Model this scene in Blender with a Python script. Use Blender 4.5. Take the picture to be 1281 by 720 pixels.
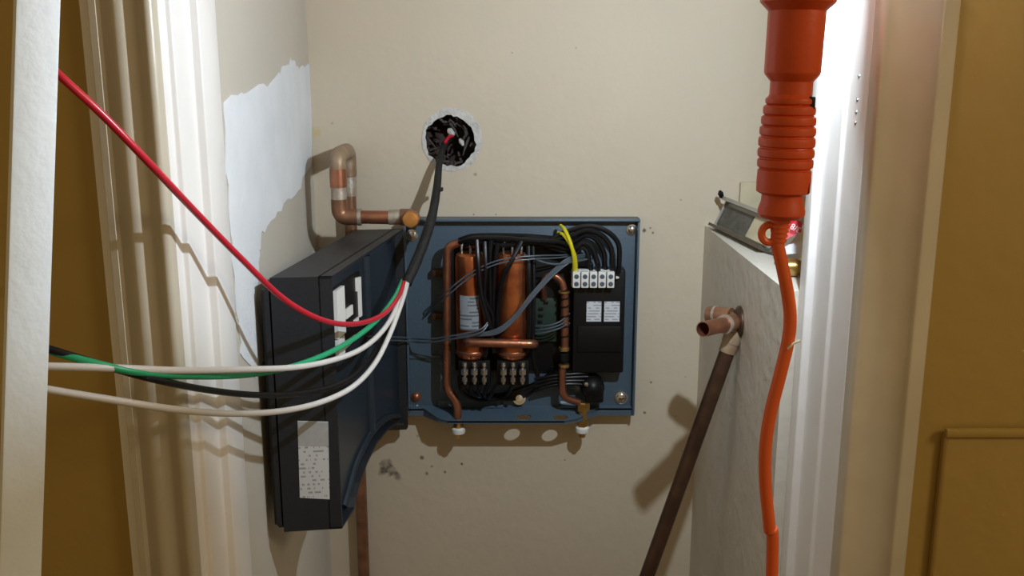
import bpy, bmesh, math, random
from mathutils import Vector, Matrix, noise
random.seed(7)
for o in list(bpy.data.objects): bpy.data.objects.remove(o)
SC = bpy.context.scene
COL = SC.collection

# ------------------------------------------------------------------ camera
FPX, CAM_D, CAM_H, PITCH = 1200.0, 1.71, 1.5, math.atan(270/1200)
cam = bpy.data.cameras.new('camera'); cam.sensor_width = 36; cam.lens = FPX/1281*36
cam.clip_start = .02
co = bpy.data.objects.new('camera', cam); COL.objects.link(co)
co.location = (0, -CAM_D, CAM_H); co.rotation_euler = (math.pi/2 - PITCH, 0, 0)
SC.camera = co
CP, SP = math.cos(PITCH), math.sin(PITCH)
def P(px, py, Y):
    """surveyed point: what the photograph shows at px,py, standing at depth Y"""
    xv, yv = (px-640)/FPX, (360-py)/FPX
    d = (Y+CAM_D)/(CP+yv*SP)
    return Vector((xv*d, Y, CAM_H + d*(yv*CP-SP)))

# ------------------------------------------------------------------ light
SC.view_settings.view_transform = 'Standard'; SC.view_settings.look = 'None'
SC.view_settings.gamma = 1; SC.view_settings.use_curve_mapping = False
SC.view_settings.exposure = 0.0
w = bpy.data.worlds.new('world'); SC.world = w; w.use_nodes = True
w.node_tree.nodes['Background'].inputs[0].default_value = (1.0, .68, .30, 1)
w.node_tree.nodes['Background'].inputs[1].default_value = .26
LAMP = P(1062, -84, -.79)
def add_light(name, kind, loc, energy, color, size=.05, aim=None):
    l = bpy.data.lights.new(name, kind); l.energy = energy; l.color = color
    if kind == 'AREA': l.shape = 'DISK'; l.size = size
    else: l.shadow_soft_size = size
    o = bpy.data.objects.new(name, l); COL.objects.link(o); o.location = loc
    if aim is not None: o.rotation_euler = (Vector(aim)-Vector(loc)).to_track_quat('-Z', 'Y').to_euler()
    return o
bulb_light = add_light('bulb_light', 'POINT', LAMP, 19.5, (.80, .91, 1.0), .009)
add_light('room_ceiling_light', 'AREA', (1.6, -1.7, 2.1), 9, (1.0, .80, .52), .5, (.4, -.7, 1.0))

# ------------------------------------------------------------------ materials
def mat(name, col, rough=.5, metal=0, var=.0, vscale=8, bump=0, bscale=60, col2=None, coat=0, spec=.5):
    m = bpy.data.materials.new(name); m.use_nodes = True
    nt = m.node_tree; b = nt.nodes['Principled BSDF']
    b.inputs['Roughness'].default_value = rough; b.inputs['Metallic'].default_value = metal
    b.inputs['Specular IOR Level'].default_value = spec
    if coat: b.inputs['Coat Weight'].default_value = coat; b.inputs['Coat Roughness'].default_value = .15
    tc = nt.nodes.new('ShaderNodeTexCoord')
    n = nt.nodes.new('ShaderNodeTexNoise'); n.inputs['Scale'].default_value = vscale; n.inputs['Detail'].default_value = 5
    nt.links.new(tc.outputs['Object'], n.inputs['Vector'])
    r = nt.nodes.new('ShaderNodeValToRGB')
    c2 = col2 or tuple(c*(1-var) for c in col)
    r.color_ramp.elements[0].position = .32; r.color_ramp.elements[1].position = .68
    r.color_ramp.elements[0].color = (*c2, 1); r.color_ramp.elements[1].color = (*col, 1)
    nt.links.new(n.outputs['Fac'], r.inputs['Fac']); nt.links.new(r.outputs['Color'], b.inputs['Base Color'])
    if bump:
        n2 = nt.nodes.new('ShaderNodeTexNoise'); n2.inputs['Scale'].default_value = bscale
        nt.links.new(tc.outputs['Object'], n2.inputs['Vector'])
        bp = nt.nodes.new('ShaderNodeBump'); bp.inputs['Strength'].default_value = bump; bp.inputs['Distance'].default_value = .004
        nt.links.new(n2.outputs['Fac'], bp.inputs['Height']); nt.links.new(bp.outputs['Normal'], b.inputs['Normal'])
    m['out'] = r.name
    return m

def stains(m, blobs):
    """dark marks of mould and dirt that belong to the paint, at fixed places on the wall"""
    nt = m.node_tree; b = nt.nodes['Principled BSDF']; r = nt.nodes[m['out']]
    tc = nt.nodes.new('ShaderNodeNewGeometry')
    nz = nt.nodes.new('ShaderNodeTexNoise'); nz.inputs['Scale'].default_value = 70; nz.inputs['Detail'].default_value = 4
    nt.links.new(tc.outputs['Position'], nz.inputs['Vector'])
    last = r.outputs['Color']
    for (pt, rad, col, amt) in blobs:
        ds = nt.nodes.new('ShaderNodeVectorMath'); ds.operation = 'DISTANCE'; ds.inputs[1].default_value = pt
        nt.links.new(tc.outputs['Position'], ds.inputs[0])
        a = nt.nodes.new('ShaderNodeMath'); a.operation = 'MULTIPLY_ADD'; a.inputs[1].default_value = rad*2.4
        nt.links.new(nz.outputs['Fac'], a.inputs[0]); nt.links.new(ds.outputs['Value'], a.inputs[2])
        mr = nt.nodes.new('ShaderNodeMapRange'); mr.inputs['From Min'].default_value = rad*2.3; mr.inputs['From Max'].default_value = rad*1.55
        mr.inputs['To Min'].default_value = 0; mr.inputs['To Max'].default_value = amt
        nt.links.new(a.outputs[0], mr.inputs['Value'])
        mx = nt.nodes.new('ShaderNodeMixRGB'); mx.inputs[2].default_value = (*col, 1)
        nt.links.new(mr.outputs[0], mx.inputs[0]); nt.links.new(last, mx.inputs[1]); last = mx.outputs[0]
    nt.links.new(last, b.inputs['Base Color'])

def printed(name, paper, ink, pitch, cell, dens=.5, rough=.45):
    """paper sticker with rows of print too small to read: rows by height, broken into words"""
    m = bpy.data.materials.new(name); m.use_nodes = True; nt = m.node_tree; b = nt.nodes['Principled BSDF']
    b.inputs['Roughness'].default_value = rough
    def math_(op, a, v=None, w=None):
        n = nt.nodes.new('ShaderNodeMath'); n.operation = op
        for k, q in enumerate((a, v, w)):
            if q is None: continue
            if isinstance(q, (int, float)): n.inputs[k].default_value = q
            else: nt.links.new(q, n.inputs[k])
        return n.outputs[0]
    tc = nt.nodes.new('ShaderNodeTexCoord'); sp = nt.nodes.new('ShaderNodeSeparateXYZ'); nt.links.new(tc.outputs['Object'], sp.inputs[0])
    row = math_('DIVIDE', sp.outputs[2], pitch); fr = math_('FRACT', math_('ADD', row, 100.0)); inrow = math_('LESS_THAN', fr, .45)
    cx = nt.nodes.new('ShaderNodeCombineXYZ')
    nt.links.new(math_('DIVIDE', sp.outputs[0], cell), cx.inputs[0]); nt.links.new(math_('MULTIPLY', math_('FLOOR', row), 3.7), cx.inputs[2])
    n = nt.nodes.new('ShaderNodeTexNoise'); n.inputs['Scale'].default_value = 1; n.inputs['Detail'].default_value = 1
    nt.links.new(cx.outputs[0], n.inputs['Vector'])
    word = math_('LESS_THAN', n.outputs['Fac'], dens)
    mx = nt.nodes.new('ShaderNodeMixRGB'); mx.inputs[1].default_value = (*paper, 1); mx.inputs[2].default_value = (*ink, 1)
    nt.links.new(math_('MULTIPLY', inrow, word), mx.inputs[0]); nt.links.new(mx.outputs[0], b.inputs['Base Color'])
    return m

M = {}
M['wall'] = mat('cream_wall_paint', (.62, .54, .415), .62, var=.06, vscale=3, bump=.25, bscale=45)
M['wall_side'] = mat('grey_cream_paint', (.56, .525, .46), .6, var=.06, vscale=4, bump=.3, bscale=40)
M['ledge'] = mat('ledge_paint', (.68, .65, .58), .6, var=.1, vscale=9, bump=.3, bscale=50)
M['plaster'] = mat('filler_plaster', (.78, .82, .87), .8, var=.1, vscale=12, bump=.3, bscale=90)
M['white'] = mat('white_gloss_paint', (.84, .83, .82), .3, var=.04, vscale=9, bump=.2, bscale=35)
M['casing'] = mat('casing_paint', (.55, .50, .40), .33, var=.14, vscale=7, bump=.2, bscale=30)
M['ochre'] = mat('yellow_room_paint', (.40, .275, .075), .5, var=.08, vscale=3, bump=.3, bscale=35)
M['board'] = mat('white_board_paint', (.80, .88, .96), .42, var=.05, vscale=25, bump=.12, bscale=110)
M['floor'] = mat('brown_floor', (.22, .15, .09), .5, var=.3, vscale=5)
M['copper'] = mat('copper', (.50, .21, .12), .36, .85, vscale=30, col2=(.30, .13, .08), bump=.1, bscale=120)
M['copper_bright'] = mat('copper_bright', (.70, .25, .09), .30, .9, vscale=22, col2=(.36, .10, .045), bump=.08, bscale=90)
M['copper_old'] = mat('copper_tarnished', (.36, .18, .10), .42, .6, vscale=35, col2=(.20, .10, .06), bump=.1, bscale=120)
M['copper_cap'] = mat('copper_cap', (.72, .34, .10), .35, .7, vscale=40, col2=(.52, .22, .06))
M['taupe'] = mat('dull_old_fitting', (.40, .31, .21), .5, .35, vscale=40, col2=(.27, .17, .10), bump=.15, bscale=120)
M['solder'] = mat('solder', (.55, .51, .44), .45, .6, vscale=60, col2=(.38, .30, .22), bump=.2, bscale=150)
M['brown_pipe'] = mat('brown_pipe', (.085, .042, .022), .42, .4, vscale=30, col2=(.04, .02, .012), bump=.1)
M['brass'] = mat('brass', (.62, .42, .16), .3, .9, vscale=50, col2=(.42, .27, .08))
M['plate'] = mat('slate_plastic', (.080, .125, .170), .40, var=.12, vscale=14, bump=.1, bscale=200, spec=.6)
M['cover'] = mat('dark_grey_plastic', (.014, .017, .023), .5, var=.1, vscale=14, bump=.12, bscale=260)
M['cover_in'] = mat('dark_inner_plastic', (.018, .028, .040), .3, var=.1, vscale=8)
M['black'] = mat('black_plastic', (.006, .006, .007), .42, var=.2, spec=.3)
M['black_wire'] = mat('black_wire', (.006, .006, .007), .36, var=.2, spec=.35)
M['jacket'] = mat('cable_jacket', (.010, .010, .010), .65, var=.4, vscale=80, bump=.5, bscale=160)
M['red'] = mat('red_wire', (.55, .015, .035), .3, var=.12, vscale=12)
M['green'] = mat('green_wire', (.02, .38, .17), .35, var=.12, vscale=12)
M['wire_white'] = mat('white_wire', (.72, .71, .70), .35, var=.08, vscale=12)
M['yellow'] = mat('yellow_wire', (.75, .68, .02), .4, var=.12, vscale=30)
M['grey_wire'] = mat('grey_wire', (.085, .11, .135), .4, var=.15, vscale=30)
M['chrome'] = mat('zinc_screw', (.80, .81, .83), .2, .95, var=.25, vscale=60)
M['nylon'] = mat('white_nylon', (.80, .80, .78), .4, var=.04)
M['mark'] = mat('white_crayon', (.55, .56, .58), .8, var=.3, vscale=90)
M['pcb'] = mat('green_board', (.02, .05, .04), .4, var=.4, vscale=60)
M['orange'] = mat('orange_rubber', (.66, .078, .014), .42, var=.1, vscale=14, bump=.08, bscale=120)
M['orange_cord'] = mat('orange_cord', (.80, .13, .03), .4, var=.1, vscale=14)
M['hood'] = mat('reflector_metal', (.7, .7, .7), .4, .8, var=.1)
M['hole_dark'] = mat('cavity_brown', (.085, .06, .05), .95, vscale=60, col2=(.018, .013, .011), bump=1, bscale=60)  # mottled dark brown for the inside of the wall hole
M['gypsum'] = mat('torn_gypsum', (.66, .65, .62), .9, var=.3, vscale=60, bump=.6, bscale=120)
M['fibre'] = mat('grey_fibre', (.09, .075, .068), .95, var=.5, vscale=90, bump=.8, bscale=120)
M['tray'] = mat('grey_tray', (.44, .43, .38), .4, .2, var=.2, vscale=30)
M['tray_dark'] = mat('tray_mesh', (.12, .12, .10), .6, var=.5, vscale=70, bump=.5, bscale=120)
M['tray_brown'] = mat('tray_brown_edge', (.10, .075, .05), .5, var=.3, vscale=40)
M['card'] = mat('cream_card', (.62, .56, .38), .7, var=.15, vscale=30)
M['red_tag'] = mat('red_print', (.66, .012, .03), .4, var=.08)
M['paper'] = mat('white_bag', (.80, .82, .86), .4, var=.08, vscale=40)
M['yellow_card'] = mat('yellow_card', (.66, .52, .05), .6, var=.1)
M['label'] = printed('rating_label', (.56, .58, .61), (.30, .31, .33), .0062, .006, .46)
M['label_head'] = mat('rating_label_head', (.40, .41, .42), .45, var=.12, vscale=120)
M['label2'] = printed('small_label', (.66, .69, .74), (.36, .39, .44), .0052, .009, .52)
M['barcode'] = printed('barcode_label', (.56, .64, .72), (.27, .31, .36), .0062, .03, .5)

# ------------------------------------------------------------------ mesh helpers
WL = {}                                        # world place of every object's origin
def obj(name, bm, m, parent=None, kind=None, label=None, smooth=True, ang=35, loc=None):
    bmesh.ops.recalc_face_normals(bm, faces=bm.faces)
    if loc is None:
        mn = Vector([min(v.co[i] for v in bm.verts) for i in range(3)]); mx = Vector([max(v.co[i] for v in bm.verts) for i in range(3)])
        loc = (mn+mx)/2; 
        if parent is None: loc.z = mn.z
    loc = Vector(loc)
    for v in bm.verts: v.co -= loc
    me = bpy.data.meshes.new(name); 
    if smooth:
        for f in bm.faces: f.smooth = True
        lim = math.radians(ang)
        for e in bm.edges:
            if len(e.link_faces) != 2 or e.calc_face_angle(0) > lim: e.smooth = False
    bm.to_mesh(me); bm.free(); me.materials.append(m)
    o = bpy.data.objects.new(name, me); COL.objects.link(o)
    WL[o.name] = loc
    if parent is not None: o.parent = parent; o.location = loc - WL[parent.name]
    else: o.location = loc
    if kind: o['kind'] = kind
    if label: o['label'] = label
    return o
def thing(name, label, cat, loc, group=None):
    o = bpy.data.objects.new(name, None); COL.objects.link(o); o.empty_display_size = .02
    o.location = loc; WL[o.name] = Vector(loc); o['label'] = label; o['category'] = cat
    if group: o['group'] = group
    return o
def tag(o, label, cat): o['label'] = label; o['category'] = cat; return o
def BM(): return bmesh.new()
def box(bm, a, b, bev=0, M4=None):
    a, b = Vector(a), Vector(b)
    r = bmesh.ops.create_cube(bm, size=1)
    vs = r['verts']
    for v in vs:
        v.co = Vector(((a[i]+b[i])/2 + v.co[i]*abs(b[i]-a[i])) for i in range(3))
    if bev:
        es = {e for v in vs for e in v.link_edges}
        rr = bmesh.ops.bevel(bm, geom=list(es), offset=bev, segments=2, affect='EDGES', profile=.6)
        vs = list({v for f in rr['faces'] for v in f.verts} | {v for v in vs if v.is_valid})
    if M4 is not None:
        for v in vs: v.co = M4 @ v.co
    return vs
def cr(pts, n=8):
    """smooth curve through the points"""
    pts = [Vector(p) for p in pts]
    if len(pts) < 3: return pts
    q = [2*pts[0]-pts[1]] + pts + [2*pts[-1]-pts[-2]]
    out = []
    for i in range(1, len(q)-2):
        for k in range(n):
            t = k/n; a, b, c, d = q[i-1:i+3]
            out.append(.5*((2*b)+(c-a)*t+(2*a-5*b+4*c-d)*t*t+(3*b-a-3*c+d)*t**3))
    out.append(pts[-1]); return out
def fillet(pts, r, n=6):
    pts = [Vector(p) for p in pts]; out = [pts[0]]
    for i in range(1, len(pts)-1):
        a, b, c = pts[i-1], pts[i], pts[i+1]
        d1, d2 = (a-b), (c-b); rr = min(r, d1.length*.49, d2.length*.49)
        p, q = b+d1.normalized()*rr, b+d2.normalized()*rr
        for k in range(n+1):
            t = k/n; out.append(p*(1-t)**2+b*2*t*(1-t)+q*t*t)
    out.append(pts[-1]); return out
def tube(bm, path, rad, seg=14, cap=True, hollow=0):
    path = [Vector(p) for p in path]; n = len(path)
    rads = rad if isinstance(rad, (list, tuple)) else [rad]*n
    t = [(path[min(i+1, n-1)]-path[max(i-1, 0)]).normalized() for i in range(n)]
    u = t[0].orthogonal().normalized(); rings = []
    for i in range(n):
        u = (u - t[i]*u.dot(t[i])).normalized(); v = t[i].cross(u)
        rings.append([bm.verts.new(path[i]+(u*math.cos(2*math.pi*k/seg)+v*math.sin(2*math.pi*k/seg))*rads[i]) for k in range(seg)])
    for i in range(n-1):
        for k in range(seg):
            bm.faces.new((rings[i][k], rings[i][(k+1) % seg], rings[i+1][(k+1) % seg], rings[i+1][k]))
    if cap: bm.faces.new(rings[0][::-1]); bm.faces.new(rings[-1])
    return rings
def lathe(bm, prof, base, axis, seg=24, flat=False):
    """prof: (distance along axis, radius)"""
    axis = Vector(axis).normalized(); u = axis.orthogonal().normalized(); v = axis.cross(u); base = Vector(base); rings = []
    for (h, r) in prof:
        rings.append([bm.verts.new(base+axis*h+(u*math.cos(2*math.pi*k/seg)+v*math.sin(2*math.pi*k/seg))*max(r, 1e-5)) for k in range(seg)])
    for i in range(len(rings)-1):
        for k in range(seg): bm.faces.new((rings[i][k], rings[i][(k+1) % seg], rings[i+1][(k+1) % seg], rings[i+1][k]))
    bm.faces.new(rings[0][::-1]); bm.faces.new(rings[-1])
def extr(bm, pts, vec):
    """closed outline (3d points) given thickness along vec"""
    a = [bm.verts.new(p) for p in pts]; b = [bm.verts.new(Vector(p)+Vector(vec)) for p in pts]
    n = len(a)
    bm.faces.new(a[::-1]); bm.faces.new(b)
    for i in range(n): bm.faces.new((a[i], a[(i+1) % n], b[(i+1) % n], b[i]))
def plate_holes(bm, outer, holes, f, thick):
    """flat sheet with holes: 2d outlines mapped by f, then given thickness"""
    loops = [outer]+holes; es = []; lv = []
    for lp in loops:
        vs = [bm.verts.new(f(*p)) for p in lp]; lv.append(vs)
        es += [bm.edges.new((vs[i], vs[(i+1) % len(vs)])) for i in range(len(vs))]
    r = bmesh.ops.triangle_fill(bm, edges=es, use_beauty=True, use_dissolve=False)
    fs = [g for g in r['geom'] if isinstance(g, bmesh.types.BMFace)]
    ex = bmesh.ops.extrude_face_region(bm, geom=fs)
    nv = [g for g in ex['geom'] if isinstance(g, bmesh.types.BMVert)]
    for v in nv: v.co += Vector(thick)
def circle(cx, cy, rx, ry=None, n=20, jit=0):
    ry = ry or rx
    return [(cx+math.cos(2*math.pi*k/n)*rx*(1+random.uniform(-jit, jit)), cy+math.sin(2*math.pi*k/n)*ry*(1+random.uniform(-jit, jit))) for k in range(n)]

# ------------------------------------------------------------------ the closet
XL, XR, YJ, YF = -.353, .347, -.546, -.672      # closet side faces, back of the jamb, face of the room wall
XRW = .60
bl = lambda px, py, r, a=.8, c=(.05, .035, .03): (tuple(P(px, py, 0)), r, c, a)
stains(M['wall'], [bl(484, 586, .016, .85), bl(497, 596, .008, .6), bl(527, 572, .005, .8), bl(540, 583, .004, .7), bl(556, 590, .003, .8), bl(522, 545, .003, .5),
    bl(533, 592, .004, .6), bl(577, 580, .003, .8), bl(806, 288, .004, .9), bl(813, 285, .003, .9), bl(816, 291, .0025, .8), bl(797, 300, .003, .6), bl(814, 478, .003, .7),
    bl(806, 516, .003, .7), bl(594, 218, .003, .6, (.2, .16, .1)), bl(706, 575, .002, .7), bl(415, 154, .003, .5, (.3, .27, .2)), bl(592, 268, .002, .7), bl(620, 268, .0018, .7),
    bl(395, 165, .009, .5, (.55, .42, .10)), bl(851, 250, .002, .5), bl(720, 60, .002, .4), bl(857, 471, .002, .5), bl(845, 520, .002, .6), bl(640, 66, .0018, .4)])
hc = P(563, 176, 0); HR = .0485
bm = BM()
hole = circle(hc.x, hc.z, HR, HR*.97, 40, .05)
x0, x1, z0, z1 = XL-.012, XRW+.012, -.0, 2.42
plate_holes(bm, [(x0, z0), (x1, z0), (x1, z1), (x0, z1)], [hole], lambda a, b: (a, 0, b), (0, .014, 0))
wall_back = obj('wall_back', bm, M['wall'], kind='structure', smooth=False)
# what is inside the hole
bm = BM()
lathe(bm, [(0, HR*1.6), (.001, HR*1.62), (.06, HR*1.55), (.075, HR*1.2), (.077, .001)], (hc.x, .0145, hc.z), (0, 1, 0), 28)
bm.faces.ensure_lookup_table()
top = [f for f in bm.faces if len(f.verts) > 4]
bmesh.ops.delete(bm, geom=[f for f in top if abs(f.calc_center_median().y-.0145) < 1e-3], context='FACES_ONLY')
obj('hole_cavity', bm, M['hole_dark'], wall_back)
# torn plaster lip, thicker at top right and below
bm = BM()
oc = [(hc.x+math.cos(a)*HR*k, hc.z+math.sin(a)*HR*k) for i in range(44) for a in [2*math.pi*i/44] for k in [1.10+.10*math.cos(a-.9)+.07*max(0, math.cos(a+1.7))+random.uniform(-.02, .02)]]
ic = [(hc.x+math.cos(a)*HR*k, hc.z+math.sin(a)*HR*k) for i in range(44) for a in [2*math.pi*i/44] for k in [.93+random.uniform(-.06, .05)]]
plate_holes(bm, oc, [ic], lambda a, b: (a, -.0016, b), (0, .0015, 0))
obj('plaster_ring', bm, M['gypsum'], wall_back, label='torn white plaster ring round the hole')
bm = BM()
for k in range(46):
    a = random.uniform(0, 6.28); r = HR*random.uniform(.55, 1.0)
    c = Vector((hc.x+math.cos(a)*r, random.uniform(.012, .035), hc.z+math.sin(a)*r))
    e = Vector((random.gauss(0, .008), random.uniform(-.012, .004), random.gauss(0, .008)))
    tube(bm, cr([c, c+e, c+e*1.6+Vector((0, 0, -.003))], 3), [.0022]*4+[.0014]*2+[.0006], 6)
o = obj('insulation_fibre', bm, M['fibre'], wall_back); o['kind'] = 'stuff'
bm = BM()
lathe(bm, [(0, .004), (.004, .007), (.012, .006), (.016, .002)], (hc.x+.006, .02, hc.z+.01), (-.6, -.3, .5), 10)
lathe(bm, [(0, .003), (.006, .005), (.014, .002)], (hc.x+.016, .02, hc.z+.002), (.3, -.3, -.6), 10)
obj('plaster_crumb', bm, M['gypsum'], wall_back)

bm = BM(); box(bm, (XL-.10, -.5295, 0), (XL, 0, 2.42)); wall_left = obj('wall_left', bm, M['wall_side'], kind='structure', smooth=False)
def on_left(px, py):                                  # the point of the left wall seen there
    xv, yv = (px-640)/FPX, (360-py)/FPX; d = XL/xv
    return (d*(CP+yv*SP)-CAM_D, CAM_H+d*(yv*CP-SP))
def blob_patch(pix, name, m, dx, label=None):
    pts = [on_left(*p) for p in pix]; out = []
    n = len(pts)
    for i in range(n):
        a, b = Vector(pts[i]), Vector(pts[(i+1) % n])
        for k in range(6):
            c = a.lerp(b, k/6); j = .006 if 0 < k else .003
            if c.x > -.012 or c.x < YJ+.01: j = 0
            out.append((c.x+random.uniform(-j, j), c.y+random.uniform(-j, j)))
    bm = BM(); plate_holes(bm, out, [], lambda y, z: (XL+dx, y, z), (-dx+.0001, 0, 0))
    return obj(name, bm, m, wall_left, label=label, smooth=False)
blob_patch([(277, 126), (310, 116), (344, 98), (354, 80), (366, 76), (374, 84), (389, 78), (389, 200), (372, 238), (345, 266), (327, 290), (322, 330), (318, 380), (330, 450), (318, 470), (300, 440), (292, 360), (284, 250)],
           'plaster_patch', M['plaster'], .0012, 'bluish white filler patch with ragged edge')
bm = BM(); box(bm, (XRW, -.5295, 0), (XRW+.1, 0, 2.42)); obj('wall_right', bm, M['wall'], kind='structure', smooth=False)
LZ = P(880, 282, 0).z
bm = BM(); box(bm, (XR, -.5295, 0), (XRW, 0, LZ)); obj('wall_ledge', bm, M['ledge'], kind='structure', smooth=False)
bm = BM(); box(bm, (XL-.1, YF+.1, 2.42), (XRW+.1, .02, 2.5)); obj('ceiling', bm, M['wall'], kind='structure', smooth=False)
bm = BM(); box(bm, (-2.6, -3.8, -.05), (2.6, .02, 0)); obj('floor', bm, M['floor'], kind='structure', smooth=False)
# room wall round the opening
WT = .10
bm = BM()
plate_holes(bm, [(-2.4, 0), (XL-.05, 0), (XL-.05, 2.06), (XR+.06, 2.06), (XR+.06, 0), (2.4, 0), (2.4, 2.6), (-2.4, 2.6)], [], lambda a, b: (a, YF, b), (0, WT, 0))
wall_front = obj('wall_front', bm, M['ochre'], kind='structure', smooth=False)
# jamb linings: an outline swept upwards, raised stops with grooves between
def jamb(name, s, steps):
    # (depth, half width) of each band: the opening widens in steps towards the room
    pts = [(s*x, y) for (y, x) in steps]
    pts = pts + [(s*.45, YF-.002), (s*.45, -.530)]
    if s > 0: pts[-2:] = [(.44, YF-.002), (.44, -.530)]
    bm = BM(); extr(bm, [(x, y, 0) for x, y in pts], (0, 0, 2.06))
    es = [e for e in bm.edges if abs(e.verts[0].co.z-e.verts[1].co.z) > 1]
    bmesh.ops.bevel(bm, geom=es, offset=.0022, segments=3, affect='EDGES', profile=.5)
    return obj(name, bm, M['white'], kind='structure', ang=50)
trim_1 = jamb('trim_1', -1, [(-.530, .3505), (-.596, .3505), (-.598, .3610), (-.654, .3610), (-.656, .3680), (YF-.002, .3680)])
trim_2 = jamb('trim_2', 1, [(-.530, .3620), (-.556, .3620), (-.558, .3720), (-.614, .3720), (-.616, .3765), (YF-.002, .3765)])
bm = BM(); box(bm, (XL-.04, YF-.002, 2.05), (XR+.06, -.53, 2.09)); obj('trim_3', bm, M['white'], kind='structure', smooth=False)
# casings: moulded face towards the room
def casing(name, s, X, wd):
    prof = [(0, 0), (0, .014), (.004, .019), (.010, .019), (.013, .015), (.018, .0135), (wd*.40, .013), (wd*.46, .017), (wd*.55, .020), (wd*.64, .0185), (wd*.70, .014), (wd-.012, .0125), (wd-.009, .018), (wd-.002, .018), (wd, .014), (wd, 0)]
    bm = BM(); extr(bm, [(X+s*a, YF-d, 0) for a, d in prof], (0, 0, 2.12))
    return obj(name, bm, M['casing'], kind='structure', ang=60)
casing('trim_4', -1, -.3685, .067)
def casing_r():
    wd = .085
    prof = [(0, 0), (0, .014), (.003, .018), (.008, .018), (.011, .0145), (.030, .0125), (.045, .0125), (.062, .0145), (.064, .0165), (.067, .0165), (.069, .0145), (wd-.003, .012), (wd, .009), (wd, 0)]
    bm = BM(); extr(bm, [(.3775+a, YF-d, 0) for a, d in prof], (0, 0, 2.12))
    return obj('trim_5', bm, M['casing'], kind='structure', ang=60)
casing_r()
bm = BM(); box(bm, (XL-.074, YF-.019, 2.06), (XR+.116, YF, 2.14), .003); obj('trim_6', bm, M['casing'], kind='structure', smooth=False)
# raised panel of the room wall, low right
pc = P(1181, 541, YF-.008)
bm = BM()
box(bm, (pc.x, YF-.009, .18), (pc.x+.50, YF, pc.z), .006)
wp = obj('wall_panel', bm, M['ochre'], wall_front, ang=60)
bm = BM(); box(bm, (pc.x, YF-.014, pc.z-.004), (pc.x+.5, YF-.006, pc.z+.006), .003); obj('panel_moulding', bm, M['ochre'], wall_front)
# screw heads in the right jamb
for py in (95, 124, 139, 152):
    q = P(1046, py, -.62); bm = BM()
    lathe(bm, [(0, .0028), (.0012, .0024), (.0018, .001)], (.3765, -.645, q.z), (-1, 0, 0), 10); obj('screw', bm, M['chrome'], trim_2)

# ------------------------------------------------------------------ water heater
a, b = P(505, 276, -.02), P(799, 276, -.02)
HX0, HX1 = a.x, b.x; HZ1 = P(650, 274, -.035).z; HZ0 = P(650, 517, -.028).z
heater = thing('water_heater', 'open dark grey tankless water heater on the back wall, cover swung left, copper cylinders inside', 'water heater', ((HX0+HX1)/2, 0, HZ0))
bm = BM()
box(bm, (HX0, -.018, HZ0), (HX1, -.001, HZ1), .002)
box(bm, (HX0, -.040, HZ1-.004), (HX1, -.012, HZ1), .0015)            # top lip
box(bm, (HX1-.004, -.036, HZ0), (HX1, -.012, HZ1), .0015)            # right lip
box(bm, (HX0, -.030, HZ0), (HX0+.004, -.012, HZ1), .0015)            # left lip
# bottom lip: a deeper shelf in the middle, two round openings in it
X = lambda px, Y=-.05: P(px, 525, Y).x
def hit(px, py):                                                     # where the lamp's ray to this spot crosses the lip
    wpt = P(px, py, 0); t = (HZ0+.006-wpt.z)/(LAMP.z-wpt.z); q = wpt.lerp(LAMP, t); return q.x, q.y
h1, h2 = hit(640, 541), hit(687, 542)
outl = [(HX0, -.012), (HX0, -.030), (X(528), -.030), (X(548), -.062), (X(560), -.070), (X(705), -.070), (X(722), -.062), (X(748), -.028), (HX1, -.028), (HX1, -.012)]
plate_holes(bm, outl, [circle(h1[0], h1[1], .0140, .0100, 20), circle(h2[0], h2[1], .0140, .0100, 20)], lambda x, y: (x, y, HZ0+.001+.22*(y+.070)), (0, 0, -.003))
rim = [(x, y) for x, y in outl[1:-1]]
for i in range(len(rim)-1):                                          # low upstand along the shelf edge
    (ax, ay), (bx, by) = rim[i], rim[i+1]
    extr(bm, [(ax, ay, HZ0-.004), (bx, by, HZ0-.004), (bx, by, HZ0+.0025+.22*(by+.070)), (ax, ay, HZ0+.0025+.22*(ay+.070))], (0, .003, 0))
for (p0, p1) in ((548, 629), (701, 722)):                 # cove between panel and lip, added to catch the lamp as a sheen
    prof = [(-.016-.014*(1-math.cos(t)), HZ0+.030-.018*math.sin(t)) for t in [k*math.pi/16 for k in range(9)]]
    prof += [(-.016, HZ0+.006)]
    extr(bm, [(X(p0, -.03), y, z) for y, z in prof], (X(p1, -.03)-X(p0, -.03), 0, 0))
base = obj('base_plate', bm, M['plate'], heater, ang=30)
# faint ribs pressed in the plate
bm = BM()
q = P(506, 446, -.02); q2 = P(552, 446, -.02)
box(bm, (q.x, -.022, q.z-.003), (q2.x, -.017, q.z+.003), .001); obj('plate_rib', bm, M['plate'], base)
for (px, py, r) in ((515, 294, .0075), (790, 287, .007), (520, 496, .0065), (777, 497, .0085)):
    c = P(px, py, -.019); bm = BM()
    lathe(bm, [(0, r*1.45), (.0015, r*1.45), (.002, r*1.05), (.0045, r), (.006, r*.7), (.0065, .0005)], c, (0, -1, 0), 16)
    s = obj('screw', bm, M['chrome'] if py != 496 else M['copper'], base)
    bm = BM(); box(bm, (c.x-r*.6, -.0262, c.z-.0008), (c.x+r*.6, -.0245, c.z+.0008)); obj('screw_slot', bm, M['black'], base) if py == 497 else bm.free()
c = P(649, 498, -.024); bm = BM()
lathe(bm, [(0, .012), (.003, .012), (.004, .007), (.007, .0065), (.0075, .001)], c, (0, -.9, .3), 20); obj('washer_screw', bm, M['chrome'], base)
c = P(517, 511, -.0195)
bm = BM()
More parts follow.
